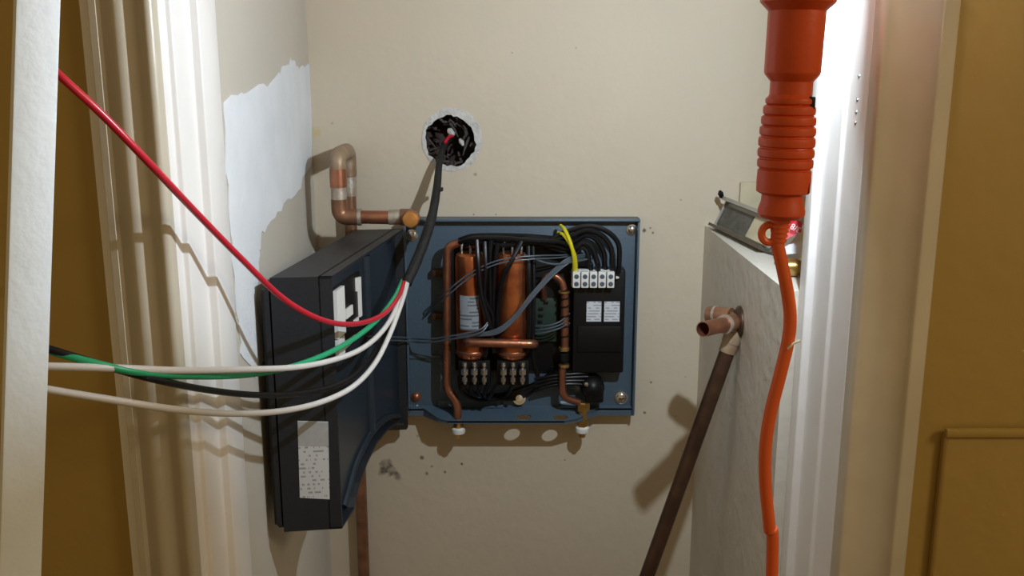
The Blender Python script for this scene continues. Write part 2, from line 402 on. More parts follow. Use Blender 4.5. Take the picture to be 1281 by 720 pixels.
for s in (-1, 1):
    box(bm, (-.011, -.0006, -.0016), (.011, .0006, .0016), 0, Matrix.Translation(c) @ Matrix.Rotation(s*.75, 4, 'Y'))
obj('cross_mark', bm, M['mark'], base, label='white crayon cross', smooth=False)
for py in (341, 395):
    c = P(548, py, -.03); bm = BM(); box(bm, (c.x-.012, -.034, c.z-.006), (c.x+.014, -.018, c.z+.006), .002); obj('pipe_clip', bm, M['brown_pipe'], heater)
# dark backing behind the works
q0, q1 = P(567, 300, -.022), P(716, 462, -.022)
bm = BM(); box(bm, (q0.x, -.030, q1.z), (q1.x, -.018, q0.z), .003); obj('support_bracket', bm, M['black'], heater)
# two copper cylinders
CY = -.066
def cylinder(px0, px1, py0, py1, band):
    t, bt = P((px0+px1)/2, py0, CY-.02), P((px0+px1)/2, py1, CY-.02)
    r = (P(px1, py0, CY).x-P(px0, py0, CY).x)/2; h = t.z-bt.z
    bm = BM(); lathe(bm, [(0, r*.80), (.004, r*.93), (.012, r*.97), (.016, r), (.020, r*.96), (.026, r), (h-.012, r), (h-.004, r*.93), (h, r*.75), (h+.001, .001)], (t.x, CY, bt.z), (0, 0, 1), 40)
    o = obj('copper_cylinder', bm, M['copper_bright'], heater)
    bm = BM(); lathe(bm, [(0, r*1.01), (.001, r*1.035), (.006, r*1.035), (.007, r*1.01)], (t.x, CY, bt.z+.008), (0, 0, 1), 40); obj('bottom_ring', bm, M['copper'], o)
    for k in (-1, 0, 1):
        bm = BM(); tube(bm, cr([(t.x+k*r*.55, CY-r*.3, t.z-.002), (t.x+k*r*.55, CY-r*.3, t.z+.012), (t.x+k*r*.4, CY-r*.1, t.z+.02)], 3), .0022, 8); obj('element_pin', bm, M['chrome'], o)
    return o, t.x, r, bt.z
cylA, ax, ar, az = cylinder(568, 607, 318, 450, 0)
cylB, bx_, br, bz = cylinder(620, 661, 318, 450, 0)
# barcode sticker wrapped on the left cylinder
lz0, lz1 = P(590, 413, CY-ar).z, P(590, 370, CY-ar).z
bm = BM(); pa = []
for k in range(11):
    a = -math.pi/2-.72+k/10*1.25
    pa.append((ax+math.cos(a)*(ar+.0007), CY+math.sin(a)*(ar+.0007)))
vs = [[bm.verts.new((x, y, z)) for x, y in pa] for z in (lz0, lz1)]
for k in range(10): bm.faces.new((vs[0][k], vs[0][k+1], vs[1][k+1], vs[1][k]))
bmesh.ops.solidify(bm, geom=bm.faces[:], thickness=.0004)
obj('barcode_sticker', bm, M['barcode'], cylA, label='white barcode sticker')
bm = BM(); q = P(584, 391, CY-ar)
tube(bm, [(ax-.011, CY-ar*.93-.001, (lz0+lz1)/2-.006), (ax-.011, CY-ar*.93-.001, (lz0+lz1)/2+.008)], .0035, 4); bm.free()
# cross tube joining the two cylinders
bm = BM(); yq = CY-ar-.008
tube(bm, fillet([P(583, 423, CY), P(583, 428, yq), P(668, 430, yq), P(668, 430, CY)], .012), .0078, 16); obj('cross_tube', bm, M['copper'], heater)
# six screw terminals below the cylinders
for px in (581, 593, 605, 629, 641, 653):
    t, bt = P(px, 453, CY-.028), P(px, 480, CY-.028)
    r = .0048; h = t.z-bt.z; bm = BM()
    lathe(bm, [(0, r*.6), (h*.10, r*.6), (h*.12, r), (h*.3, r), (h*.33, r*.6), (h*.42, r*.6), (h*.45, r*1.35), (h*.68, r*1.35), (h*.72, r*.6), (h*.82, r*.6), (h*.84, r*.95), (h, r*.85)], bt, (0, 0, 1), 10)
    obj('screw_terminal', bm, M['chrome'], heater)
q0, q1 = P(573, 450, CY), P(612, 484, CY)
for (p0, p1) in ((573, 613), (621, 661)):
    q0, q1 = P(p0, 449, CY-.01), P(p1, 480, CY-.01)
    bm = BM(); box(bm, (q0.x, CY-.018, q1.z), (q1.x, -.018, q0.z), .003); obj('terminal_carrier', bm, M['black'], heater)
# left (outlet) tube with its nut and white cap
def nipple(px, py, Y, s=1.0):
    c = P(px, py, Y); return c
yt = -.058
bm = BM(); tube(bm, fillet([P(596, 306, yt), P(559, 304, yt), P(558, 486, yt), P(572, 503, yt), P(572, 528, yt)], .022, 8), .0076, 16); obj('outlet_tube', bm, M['copper'], heater)
def cap(px, py, Y, nut):
    c = P(px, py, Y); bm = BM()
    lathe(bm, [(0, .009), (.001, .0118), (.004, .0128), (.010, .0128), (.012, .011), (.013, .008)], c+Vector((0, 0, -.007)), (0, 0, 1), 24); o = obj('outlet_cap', bm, M['nylon'], heater, label='white nylon cap')
    bm = BM(); lathe(bm, [(0, .0055), (.006, .006), (.0065, .008), (.009, .008)], c+Vector((0, 0, -.016)), (0, 0, 1), 6); obj('cap_tip', bm, M['brass'], o)
    if nut:
        bm = BM(); lathe(bm, [(0, .010), (.012, .010), (.013, .0078), (.028, .0088), (.032, .013), (.046, .013), (.048, .011)], c+Vector((0, 0, .005)), (0, 0, 1), 6); obj('brass_nut', bm, M['brass'], heater)
    else:
        bm = BM(); lathe(bm, [(0, .0095), (.004, .0095), (.005, .0088), (.016, .0088)], c+Vector((0, 0, .005)), (0, 0, 1), 16); obj('brass_nut', bm, M['brass'], heater)
cap(573, 537, -.052, False); cap(728, 536, -.046, True)
# right (inlet) tube with flow sensor
yr = -.058
bm = BM(); tube(bm, cr([P(680, 372, yr+.02), P(679, 354, yr), P(685, 345, yr), P(694, 345, yr), P(702, 352, yr), P(705, 362, yr)], 6), .0062, 14); obj('hook_tube', bm, M['copper'], heater)
bm = BM(); q0, q1 = P(706, 436, yr), P(706, 364, yr)
tube(bm, [q0, q1], .0072, 14); obj('riser_tube', bm, M['copper'], heater)
for (py, r, h, mm) in ((365, .0105, .004, 'brass'), (436, .0100, .007, 'brass'), (446, .0090, .014, 'black'), (457, .0100, .006, 'brass')):
    c = P(705, py, yr); bm = BM(); lathe(bm, [(0, r*.9), (.001, r), (h-.001, r), (h, r*.9)], c-Vector((0, 0, h/2)), (0, 0, 1), 18)
    obj('tube_collar' if mm == 'brass' else 'sensor_band', bm, M[mm], heater)
for i, py in enumerate((374, 384, 396, 409, 421)):                    # black cable tie turns along the riser
    c = P(706, py, yr); bm = BM(); tube(bm, cr([c+Vector((math.cos(t)*.0085, math.sin(t)*.0085, (t-3.1)*.0012)) for t in [k*.7 for k in range(10)]], 2), .0013, 6)
    obj('sensor_lead', bm, M['black_wire'], heater)
bm = BM(); tube(bm, fillet([P(703, 460, yr), P(703, 497, yr), P(724, 503, yr+.008)], .02, 8), .0068, 14); obj('inlet_tube', bm, M['copper'], heater)
# control box, terminal strip
q0, q1 = P(717, 337, -.05), P(779, 466, -.05)
bm = BM(); box(bm, (q0.x, -.052, q1.z), (q1.x, -.018, q0.z), .004)
ctrl = obj('control_box', bm, M['black'], heater)
bm = BM(); e0, e1 = P(722, 408, -.054), P(776, 440, -.054); box(bm, (e0.x, -.0555, e1.z), (e1.x, -.050, e0.z), .002); obj('box_ridge', bm, M['black'], ctrl)
for (p0, p1) in ((733, 752), (755, 775)):
    a, b = P(p0, 402, -.053), P(p1, 377, -.053)
    bm = BM(); box(bm, (a.x, -.0528, a.z), (b.x, -.0518, b.z)); obj('label_sticker', bm, M['label2'], ctrl, smooth=False, label='small white printed sticker')
q0, q1 = P(715, 361, -.07), P(769, 338, -.07)
bm = BM(); box(bm, (q0.x, -.060, q0.z+.001), (q1.x, -.048, q1.z-.001), .001)
strip = obj('terminal_block', bm, M['nylon'], heater, label='white five-way screw terminal block')
n = 5; wd = (q1.x-q0.x)/n
proto = None
for k in range(n):
    x0 = q0.x+k*wd
    if proto is None:
        bm = BM()
        box(bm, (x0+.0010, -.073, q0.z+.002), (x0+wd-.0010, -.059, q1.z-.002), .0015)
        proto = obj('terminal', bm, M['nylon'], strip); pairs = [proto]
        for zz in (.28, .68):
            c = Vector((x0+wd/2, -.0728, q0.z+(q1.z-q0.z)*zz)); bm = BM()
            lathe(bm, [(0, .0042), (.001, .0042), (.0012, .003), (.0014, .0005)], c, (0, -1, 0), 10); pairs.append(obj('terminal_screw', bm, M['grey_wire'], strip))
    else:
        for s in pairs:
            c = s.copy(); COL.objects.link(c); c.location.x += k*wd
bm = BM(); c = P(770, 347, -.062); lathe(bm, [(0, .003), (.004, .002), (.006, .0005)], c, (1, 0, 0), 8); obj('block_tab', bm, M['nylon'], strip)
# dark green circuit board beside the hook tube
q0, q1 = P(664, 372, -.03), P(696, 426, -.03)
bm = BM(); box(bm, (q0.x, -.036, q1.z), (q1.x, -.030, q0.z), .001); pcb = obj('sensor_board', bm, M['pcb'], heater)
for k in range(6):
    c = P(668+random.random()*22, 378+k*8, -.037); bm = BM(); box(bm, c-Vector((.004, .003, .002)), c+Vector((.004, .003, .002)), .0006); obj('board_chip', bm, M['black'], pcb)
# solenoid by the inlet
q = P(738, 487, -.05)
bm = BM(); lathe(bm, [(0, .018), (.004, .022), (.030, .022), (.036, .018), (.044, .010), (.046, .002)], (q.x+.004, -.018, q.z), (0, -1, .1), 20)
box(bm, (q.x-.008, -.056, q.z-.024), (q.x+.024, -.02, q.z+.010), .004); obj('flow_valve', bm, M['black'], heater)
bm = BM(); c = P(733, 480, -.066); lathe(bm, [(0, .004), (.003, .004), (.004, .001)], c, (0, -1, 0), 8); obj('valve_screw', bm, M['chrome'], heater)
# wiring
def wire(name, pts, r, m, parent=heater, label=None, n=7, seg=9):
    bm = BM(); tube(bm, cr([P(*p) for p in pts], n), r, seg); return obj(name, bm, m, parent, label=label)
bw = M['black_wire']
for (dy, r, Y) in ((296, .0042, -.058), (300, .0048, -.068), (305, .0045, -.074), (299, .004, -.086), (308, .004, -.060)):   # bundle over the cylinders
    wire('black_cable', [(574, dy+4, Y+.015), (592, dy-1, Y), (630, dy+random.uniform(-3, 2), Y), (668, dy+random.uniform(-2, 3), Y), (702, dy+4, Y+.01), (716, dy+14, Y+.02)], r, bw)
for i, (x, top, en, Y) in enumerate(((705, 283, 775, -.058), (712, 288, 768, -.064), (716, 294, 760, -.058), (714, 303, 750, -.066), (716, 309, 741, -.06))):   # loops into the strip
    px = 773-i*9
    wire('black_cable', [(690-i*2, 300+i*2, -.06), (x, top+8, Y), (735-i*2, top, Y), (758-i*6, top+6, Y), (px, top+22, Y), (px+1, 330, Y), (en-2, 340, Y+.004)], .0046, bw)
for pts in ([(596, 300, -.09), (598, 330, -.102), (602, 370, -.104), (612, 405, -.10), (618, 440, -.09)],
            [(606, 302, -.09), (607, 335, -.10), (606, 372, -.096), (616, 400, -.09), (606, 446, -.09)],
            [(614, 300, -.09), (612, 330, -.09), (613, 380, -.085), (612, 430, -.08)],
            [(622, 304, -.09), (618, 340, -.09), (617, 390, -.085), (620, 440, -.08)],
            [(652, 302, -.09), (640, 325, -.104), (628, 350, -.102), (622, 390, -.09), (622, 440, -.08)],
            [(660, 302, -.07), (661, 340, -.088), (662, 400, -.088), (660, 440, -.085)],
            [(666, 306, -.07), (667, 350, -.08), (666, 400, -.085), (667, 445, -.08), (672, 470, -.07)]):
    wire('black_cable', pts, .0044, bw)
for i in range(5):                                                    # slack loops under the terminals
    o = i*3
    wire('black_cable', [(578+i*11, 480, -.085), (582+i*8, 488+o*.4, -.082), (602+i*3, 494+i, -.045), (634+i*5, 492+i, -.0245), (668+i*5, 480-o, -.026), (690, 470-o, -.030)], .0036, bw)
wire('black_cable', [(641, 480, -.07), (630, 496, -.034), (600, 500, -.05), (578, 490, -.06), (574, 470, -.055)], .0036, bw)
for i in range(4):
    wire('black_cable', [(668, 474+i*5, -.045), (690, 470+i*4, -.05), (712, 468+i*4, -.05), (735, 466+i*5, -.045)], .0028, bw)
# thin grey leads
gw = M['grey_wire']
for k in (0, 1):
    wire('grey_lead', [(532-k*2, 392+k*5, -.025), (558, 365+k*6, -.09), (590, 340+k*5, -.098), (625, 325+k*4, -.105), (665, 320+k*4, -.10), (700, 319+k*3, -.075), (722, 318, -.05)], .0013, M['grey_wire'], n=6, seg=7)
for k in range(4):
    wire('grey_lead', [(742-k*4, 318+k*2, -.05), (714, 321+k*2, -.075), (692, 337+k*2.4, -.085), (666, 365+k*2.4, -.095), (646, 391+k*2, -.10), (624, 410+k*2, -.105), (598, 417+k, -.10), (570, 420+k, -.09)], .0015, gw, n=6, seg=7)
for k in range(3):
    wire('grey_lead', [(664, 408+k*5, -.06), (684, 407+k*4, -.075), (700, 402+k*4, -.075), (712, 392+k*6, -.055)], .0015, gw, seg=7)
wire('grey_lead', [(655, 319, -.095), (690, 330, -.09), (722, 326, -.07), (745, 322, -.055)], .0018, gw, seg=7)
# two yellow earth leads
wire('earth_lead', [(701, 282, -.045), (706, 287, -.07), (713, 303, -.082), (717, 320, -.080), (718, 340, -.066)], .0032, M['yellow'], label='yellow earth lead')
wire('earth_lead', [(698, 291, -.05), (705, 294, -.07), (713, 306, -.078), (719, 322, -.076), (720, 340, -.064)], .0032, M['yellow'], label='yellow earth lead')

# ------------------------------------------------------------------ the cover, swung out to the left on its edge
R0 = Vector((HX0-.001, -.030, 0)); R1 = Vector((P(414, 343, -.435).x, -.435, 0))
CZ1 = P(497, 286, -.03).z; CZ0 = CZ1-.372
ud = (R1-R0).normalized(); CL = (R1-R0).length; nd = Vector((-abs(ud.y), ud.x*1, 0)).normalized()
if nd.dot(Vector((-1, 0, 0))) < 0: nd = -nd
def C(u, v, d): return R0+ud*u+nd*d+Vector((0, 0, CZ0+v))
CH = CZ1-CZ0; DEP = .082; TH = .0035
notch = [(CL, 0), (.345, 0), (.337, .012), (.315, .026), (.27, .042), (.21, .052), (.14, .048), (.07, .034), (.025, .014), (.012, 0), (0, 0)]
outer = notch+[(0, CH), (CL, CH)]
bm = BM()
extr(bm, [C(u, v, .016) for u, v in outer], nd*(DEP-.016))                # body
for (u0, u1, v0, v1) in ((0, TH, 0, CH), (CL-TH, CL, 0, CH), (0, CL, CH-TH, CH), (.345, CL, 0, TH)):
    extr(bm, [C(u0, v0, 0), C(u1, v0, 0), C(u1, v1, 0), C(u0, v1, 0)], nd*.018)
for i in range(1, len(notch)-1):                                          # rim along the notch
    (a0, b0), (a1, b1) = notch[i], notch[i+1]
    extr(bm, [C(a0, b0, 0), C(a1, b1, 0), C(a1, b1+TH, 0), C(a0, b0+TH, 0)], nd*.018)
cover = obj('cover', bm, M['cover'], heater, label='dark grey heater cover swung open to the left', ang=25)
bm = BM()                                                                  # the front shell, rounded, a little lower than the top
extr(bm, [C(u, v, DEP-.002) for u, v in ((.01, .01), (CL-.002, .004), (CL-.002, CH-.012), (.01, CH-.012))], nd*.017)
bmesh.ops.bevel(bm, geom=bm.edges[:], offset=.005, segments=3, affect='EDGES'); obj('front_shell', bm, M['cover'], cover)
bm = BM()                                                                  # inner panel, glossier, with a vertical bead
extr(bm, [C(u, v, .0135) for u, v in [(p[0]*.97+.006, p[1]+.005) for p in notch]+[(.006, CH-.006), (CL-.006, CH-.006)]], nd*.003)
inner = obj('inner_panel', bm, M['cover_in'], cover, smooth=False)
bm = BM(); tube(bm, [C(.20, .07, .014), C(.20, CH-.01, .014)], .010, 16); obj('panel_bead', bm, M['cover_in'], cover)
bm = BM(); tube(bm, cr([C(.02, .03, .012), C(.08, .05, .012), (C(.15, .064, .012)), C(.22, .066, .012), C(.29, .052, .012), C(.33, .03, .012), C(.36, .012, .012)], 4), .006, 10); obj('notch_bead', bm, M['cover_in'], cover)
# display circuit board inside the cover
def cz(px, py, u):                                                        # height on the cover seen at that row
    q = C(u, 0, .008); return P(px, py, q.y).z-CZ0
u0, u1 = CL*.60, CL*.92
v0, v1 = cz(440, 434, CL*.76), cz(440, 350, CL*.76)
def slab(u0, u1, v0, v1, d0, d1, name, m, par, label=None):
    bm = BM(); extr(bm, [C(u0, v0, d1), C(u1, v0, d1), C(u1, v1, d1), C(u0, v1, d1)], nd*(d0-d1)); return obj(name, bm, m, par, smooth=False, label=label)
board = slab(u0, u1, v0, v1, .013, .009, 'circuit_board', M['black'], cover, 'black circuit board with white connectors')
dv = v1-v0; du = u1-u0
wh = M['nylon']
for (a, b, c, d, h) in ((.72, 1.0, .30, .98, .004), (.78, 1.0, .02, .28, .004), (.38, .62, .46, .60, .006), (.02, .10, .32, .92, .006), (.13, .18, .74, .94, .006),
                        (.15, .3, .28, .34, .0066), (.3, .7, .04, .12, .0066)):
    slab(u0+a*du, u0+b*du, v0+c*dv, v0+d*dv, .010, h, 'connector', wh, cover)
# rating label on the narrow face that looks at the room
fy = R1.y
def face(px, py, off): 
    q0, q1 = C(CL, 0, 0), C(CL, 0, DEP); d = ud*off
    lo, hi = 0.0, 1.0
    xv = (px-640)/FPX; yv = (360-py)/FPX
    # point of the face seen in that column
    best = min(((abs((q0.lerp(q1, t)).x/(((q0.lerp(q1, t)).y+CAM_D)/(CP+yv*SP))-xv), t) for t in [k/400 for k in range(-20, 421)]))
    q = q0.lerp(q1, best[1])+d; return Vector((q.x, q.y, P(px, py, q.y).z))
bm = BM(); ps = [face(410, 527, .0004), face(372, 526, .0004), face(375, 622, .0004), face(412, 624, .0004)]
extr(bm, ps, ud*.0006); obj('rating_label', bm, M['label'], cover, smooth=False, label='grey and white rating label')
bm = BM(); ps = [face(410, 528, .0010), face(372.6, 527, .0010), face(373.6, 557, .0010), face(410.6, 558, .0010)]
extr(bm, ps, ud*.0003); obj('label_heading', bm, M['label_head'], cover, smooth=False)
# twin lead from the works into the cover
for k in (0, 1):
    q = [C(CL*.55, cz(470, 416+k*5, CL*.5), .006), P(505, 422+k*4, -.05), P(535, 424+k*4, -.07), P(570, 419+k*4, -.10), P(600, 412+k*4, -.11), P(612, 400+k*3, -.10)]
    bm = BM(); tube(bm, cr(q, 7), .0016, 7); obj('display_lead', bm, M['grey_wire'], heater)

# ------------------------------------------------------------------ supply cable out of the hole, five conductors
cable = thing('power_cable', 'black sheathed cable from the wall hole, fanning into red, green, black and two white wires', 'cable', tuple(hc))
bm = BM()
pth = [hc+Vector((-.004, .03, .002)), hc+Vector((-.012, .002, -.010)), P(549, 205, -.03), P(546, 235, -.06), P(540, 270, -.095), P(530, 302, -.135), P(519, 330, -.17), P(508, 354, -.20)]
sm = cr(pth, 8); n = len(sm)
tube(bm, sm, [(.0058+.0030*min(1, max(0, (i/n-.28)/.35)))*(1+.10*noise.noise(Vector((i*.35, 0, 0)))) for i in range(n)], 14)
obj('cable_jacket', bm, M['jacket'], cable)
for q in ((hc+Vector((-.010, -.003, -.004)), hc+Vector((.003, .016, .008))),):
    bm = BM(); tube(bm, cr([q[0], (q[0]+q[1])/2+Vector((0, 0, .004)), q[1]], 4), .003, 8); obj('wire_stub', bm, M['red'], cable)
bm = BM(); c = P(548, 236, -.06); box(bm, c+Vector((-.008, -.009, -.004)), c+Vector((.008, .009, .002)), .002); obj('cable_tie', bm, M['jacket'], cable)
def lead(name, pts, m, label): 
    bm = BM(); tube(bm, cr([P(*p) for p in pts], 10), .0038, 14); return obj(name, bm, m, cable, label=label)
lead('conductor', [(506, 350, -.195), (497, 372, -.25), (480, 392, -.31), (455, 403, -.38), (425, 405, -.445), (390, 395, -.50), (350, 370, -.55), (300, 322, -.62), (245, 266, -.70), (190, 208, -.79), (130, 146, -.83), (75, 95, -.85), (30, 52, -.85)], M['red'], 'red wire')
lead('conductor', [(503, 351, -.195), (491, 375, -.26), (468, 403, -.34), (435, 428, -.43), (395, 448, -.50), (350, 462, -.56), (300, 469, -.64), (240, 470, -.74), (175, 466, -.81), (110, 452, -.84), (40, 432, -.85)], M['green'], 'green wire')
lead('conductor', [(507, 353, -.200), (496, 383, -.26), (480, 411, -.33), (455, 434, -.41), (420, 449, -.48), (370, 459, -.56), (300, 462, -.66), (220, 463, -.77), (140, 460, -.83), (60, 458, -.86), (25, 458, -.86)], M['wire_white'], 'upper white wire')
lead('conductor', [(509, 354, -.200), (502, 378, -.25), (487, 418, -.32), (468, 455, -.39), (440, 484, -.46), (400, 503, -.52), (350, 514, -.60), (290, 517, -.68), (220, 512, -.78), (140, 500, -.83), (60, 487, -.86), (25, 480, -.86)], M['wire_white'], 'lower white wire')
lead('conductor', [(506, 354, -.196), (497, 385, -.24), (478, 425, -.31), (455, 458, -.38), (425, 480, -.45), (380, 491, -.52), (330, 494, -.60), (270, 489, -.69), (200, 476, -.79), (130, 457, -.83), (60, 436, -.85), (20, 424, -.85)], M['black_wire'], 'black wire')

# ------------------------------------------------------------------ copper offset pipe, upper left
rx = P(437, 250, -.025).x
pipe = thing('copper_pipe', 'old soldered copper pipe bending out from the upper left corner and capped above the heater', 'pipe', (rx, -.025, 0))
zt = P(430, 190, -.06).z; zl = P(424, 271, -.125).z; yo = -.128
endp = P(511, 277, yo)
bm = BM(); tube(bm, [(rx, -.022, .10), (rx, -.022, zt)], .011, 18); obj('riser', bm, M['copper_old'], pipe)
bm = BM(); tube(bm, fillet([(rx, -.022, zt-.045), (rx, -.022, zt), (rx, yo, zt), (rx, yo, zt-.042)], .022, 8), .0135, 20); obj('top_bend', bm, M['taupe'], pipe, label='dull grey brown top bend')
bm = BM(); tube(bm, [(rx, yo, zt-.022), (rx, yo, zt-.052)], .0140, 20); obj('bright_elbow', bm, M['copper'], pipe, label='cleaner orange copper elbow')
bm = BM(); tube(bm, [(rx, yo, zt-.050), (rx, yo, zl+.014)], .0128, 18); obj('solder_joint', bm, M['solder'], pipe)
bm = BM(); tube(bm, [(rx, -.022, zt-.046), (rx, -.022, zt-.08)], .0126, 18); obj('solder_joint', bm, M['solder'], pipe)
bm = BM(); tube(bm, fillet([(rx, yo, zl+.03), (rx, yo, zl), (rx+.032, yo, zl)], .02, 8), .0135, 20); obj('lower_elbow', bm, M['copper_old'], pipe)
bm = BM(); tube(bm, [(rx+.030, yo, zl), (rx+.036, yo, zl)], .0142, 18); obj('solder_ring', bm, M['solder'], pipe)
bm = BM(); tube(bm, [(rx+.03, yo, zl), (endp.x-.010, yo, zl-.001)], .0112, 18); obj('cross_pipe', bm, M['copper'], pipe)
bm = BM(); tube(bm, [(endp.x-.033, yo, zl), (endp.x-.010, yo, zl)], .0128, 18); obj('solder_joint', bm, M['solder'], pipe)
bm = BM(); tube(bm, fillet([(endp.x-.014, yo, zl), (endp.x+.006, yo, zl), (endp.x+.006, yo-.024, zl)], .012, 8), .0138, 20); obj('end_elbow', bm, M['copper_old'], pipe)
bm = BM(); lathe(bm, [(0, .0135), (.010, .0135), (.013, .012), (.0138, .009), (.014, .001)], (endp.x+.006, yo-.020, zl), (0, -1, 0), 22); obj('end_cap', bm, M['copper_cap'], pipe, label='orange copper cap')

# ------------------------------------------------------------------ copper tee on the right
tc = P(921, 402, -.30)
tee = thing('pipe_tee', 'brown copper tee on the right ledge wall with an open stub and a slanting pipe', 'pipe', (XR, tc.y, tc.z))
bm = BM(); lathe(bm, [(0, .024), (.003, .024), (.007, .019), (.010, .0145)], (XR-.0005, tc.y, tc.z), (-1, 0, 0), 24); obj('wall_flange', bm, M['brown_pipe'], tee)
bm = BM(); tube(bm, [(XR-.004, tc.y, tc.z), (tc.x-.012, tc.y, tc.z+.001)], .0138, 20); obj('tee_body', bm, M['copper_old'], tee)
s0 = Vector((tc.x-.004, tc.y-.004, tc.z)); s1 = P(879, 411.5, -.375)
dr = (s1-s0).normalized()
bm = BM(); tube(bm, [s0, s0+dr*.030], .0140, 20); obj('tee_socket', bm, M['copper_old'], tee)
bm = BM(); tube(bm, [s0+dr*.028, s0+dr*.033], .0146, 20); obj('solder_ring', bm, M['solder'], tee)
bm = BM()
L = (s1-s0).length; u = dr.orthogonal().normalized(); v = dr.cross(u); rr = []
for (h, r) in ((.028, .0113), (L, .0113), (L, .0100), (.05, .0100), (.05, .0002)):
    rr.append([bm.verts.new(s0+dr*h+(u*math.cos(k*2*math.pi/22)+v*math.sin(k*2*math.pi/22))*r) for k in range(22)])
for i in range(len(rr)-1):
    for k in range(22): bm.faces.new((rr[i][k], rr[i][(k+1) % 22], rr[i+1][(k+1) % 22], rr[i+1][k]))
obj('open_stub', bm, M['copper'], tee, label='open ended copper stub')
b0 = Vector((tc.x-.006, tc.y+.010, tc.z+.006)); b1 = P(886, 393, -.262)
bm = BM(); tube(bm, [b0, b1], .0128, 18); obj('back_socket', bm, M['copper_old'], tee)
bm = BM(); tube(bm, [b0.lerp(b1, .62), b0.lerp(b1, .72)], .0138, 18); obj('solder_ring', bm, M['solder'], tee)
d0 = Vector((tc.x+.002, tc.y, tc.z)); d1 = P(850, 605, -.30); dd = (d1-d0).normalized()
bm = BM(); tube(bm, [d0, d0+dd*.034], .0142, 20); tube(bm, [d0+dd*.026, d0+dd*.05], .0132, 20); obj('drop_socket', bm, M['taupe'], tee)
bm = BM(); tube(bm, [d0, d0+dd*((d0.z-.004)/-dd.z)], .0118, 20); obj('slanting_pipe', bm, M['brown_pipe'], tee, label='dark brown slanting pipe')

# ------------------------------------------------------------------ orange drop light
HY = -.805
axis0, axis1 = P(997, 12, HY), P(975, 285, HY)
ad = (axis1-axis0).normalized(); AL = (axis1-axis0).length
drop = thing('drop_light', 'orange plastic drop light hanging by the right jamb, ribbed grip and orange cord down', 'work light', tuple(axis1))
def al(py): return (P(985, py, HY)-P(985, 12, HY)).length*(1 if py >= 12 else -1)
def hw(p0, p1, py): return (P(p1, py, HY).x-P(p0, py, HY).x)/2
bm = BM()
prof = [(al(-22), .0330), (al(-4), .0338), (al(3), .0334), (al(10), .0285), (al(14), hw(962, 1033, 14)), (al(90), hw(956, 1025, 90)), (al(93), hw(957, 1024, 93)), (al(102), hw(963, 1015, 102)), (al(118), hw(963, 1015, 118))]
lathe(bm, prof, axis0, ad, 12); obj('socket_barrel', bm, M['orange'], drop, ang=31)
bm = BM(); prof = [(al(116), .018)]
ys = [121, 131, 144, 157, 170, 184, 197, 210]; hwid = [29.5, 31.5, 33, 34, 34.5, 34.5, 34, 33]
for i in range(len(ys)):
    y0 = ys[i]; y1 = ys[i+1] if i < 7 else 241; r = hwid[i]/FPX*.912
    prof += [(al(y0+1), r*.93), (al(y0+2.2), r*.985), (al((y0+y1)/2), r), (al(y1-2), r*.985), (al(y1-.5), r*.92)]
prof += [(al(243), hw(951, 1002, 243)), (al(252), hw(951, 1003, 252)), (al(262), hw(948, 1006, 262)), (al(267), hw(948, 1006, 267)), (al(272), hw(952, 1000, 272)), (al(274), hw(962, 990, 274))]
lathe(bm, prof, axis0, ad, 28); obj('ribbed_grip', bm, M['orange'], drop, ang=28)
for (p0, p1, k) in ((124, 132, .0158), (226, 240, .0170)):
    c = axis0+ad*al((p0+p1)/2)+Vector((k, -.008, 0)); bm = BM(); box(bm, c+Vector((-.004, -.008, -.006)), c+Vector((.0035, .006, .006)), .002); obj('grip_insert', bm, M['black'], drop)
bm = BM(); prof = [(al(272), .0100)]
for k in range(5): y = 274+k*6; r = .0098-.0006*k; prof += [(al(y), r), (al(y+3.5), r), (al(y+4), r*.82), (al(y+5.6), r*.82)]
lathe(bm, prof, axis0, ad, 18); obj('strain_relief', bm, M['orange_cord'], drop)
bm = BM(); c = P(962, 292, HY); tube(bm, [c+Vector((math.cos(t)*.0075, 0, math.sin(t)*.0085)) for t in [k*2*math.pi/18 for k in range(19)]], .0038, 9, cap=False); obj('hang_loop', bm, M['orange_cord'], drop)
bm = BM(); cpts = [(973, 284, -.805), (972, 303, -.805), (978, 332, -.805), (985, 368, -.805), (988, 398, -.805), (985, 428, -.805), (975, 470, -.805), (963, 518, -.805), (957, 560, -.805), (957, 606, -.805), (962, 660, -.805), (965, 725, -.805)]
pts = [P(*p) for p in cpts]; pts += [Vector((pts[-1].x+.01, -.81, .5)), Vector((pts[-1].x+.03, -.84, .12)), Vector((pts[-1].x+.06, -.90, .006)), Vector((pts[-1].x+.3, -1.1, .006))]
tube(bm, cr(pts, 10), .0063, 16); obj('cord', bm, M['orange_cord'], drop, label='orange power cord')
bm = BM(); c = P(985, 429, -.805); tube(bm, cr([c+Vector((-.002, -.0066, -.004)), c+Vector((.004, -.007, .002)), c+Vector((.010, -.005, .004))], 3), .0012, 6); obj('tape_scrap', bm, M['card'], drop)
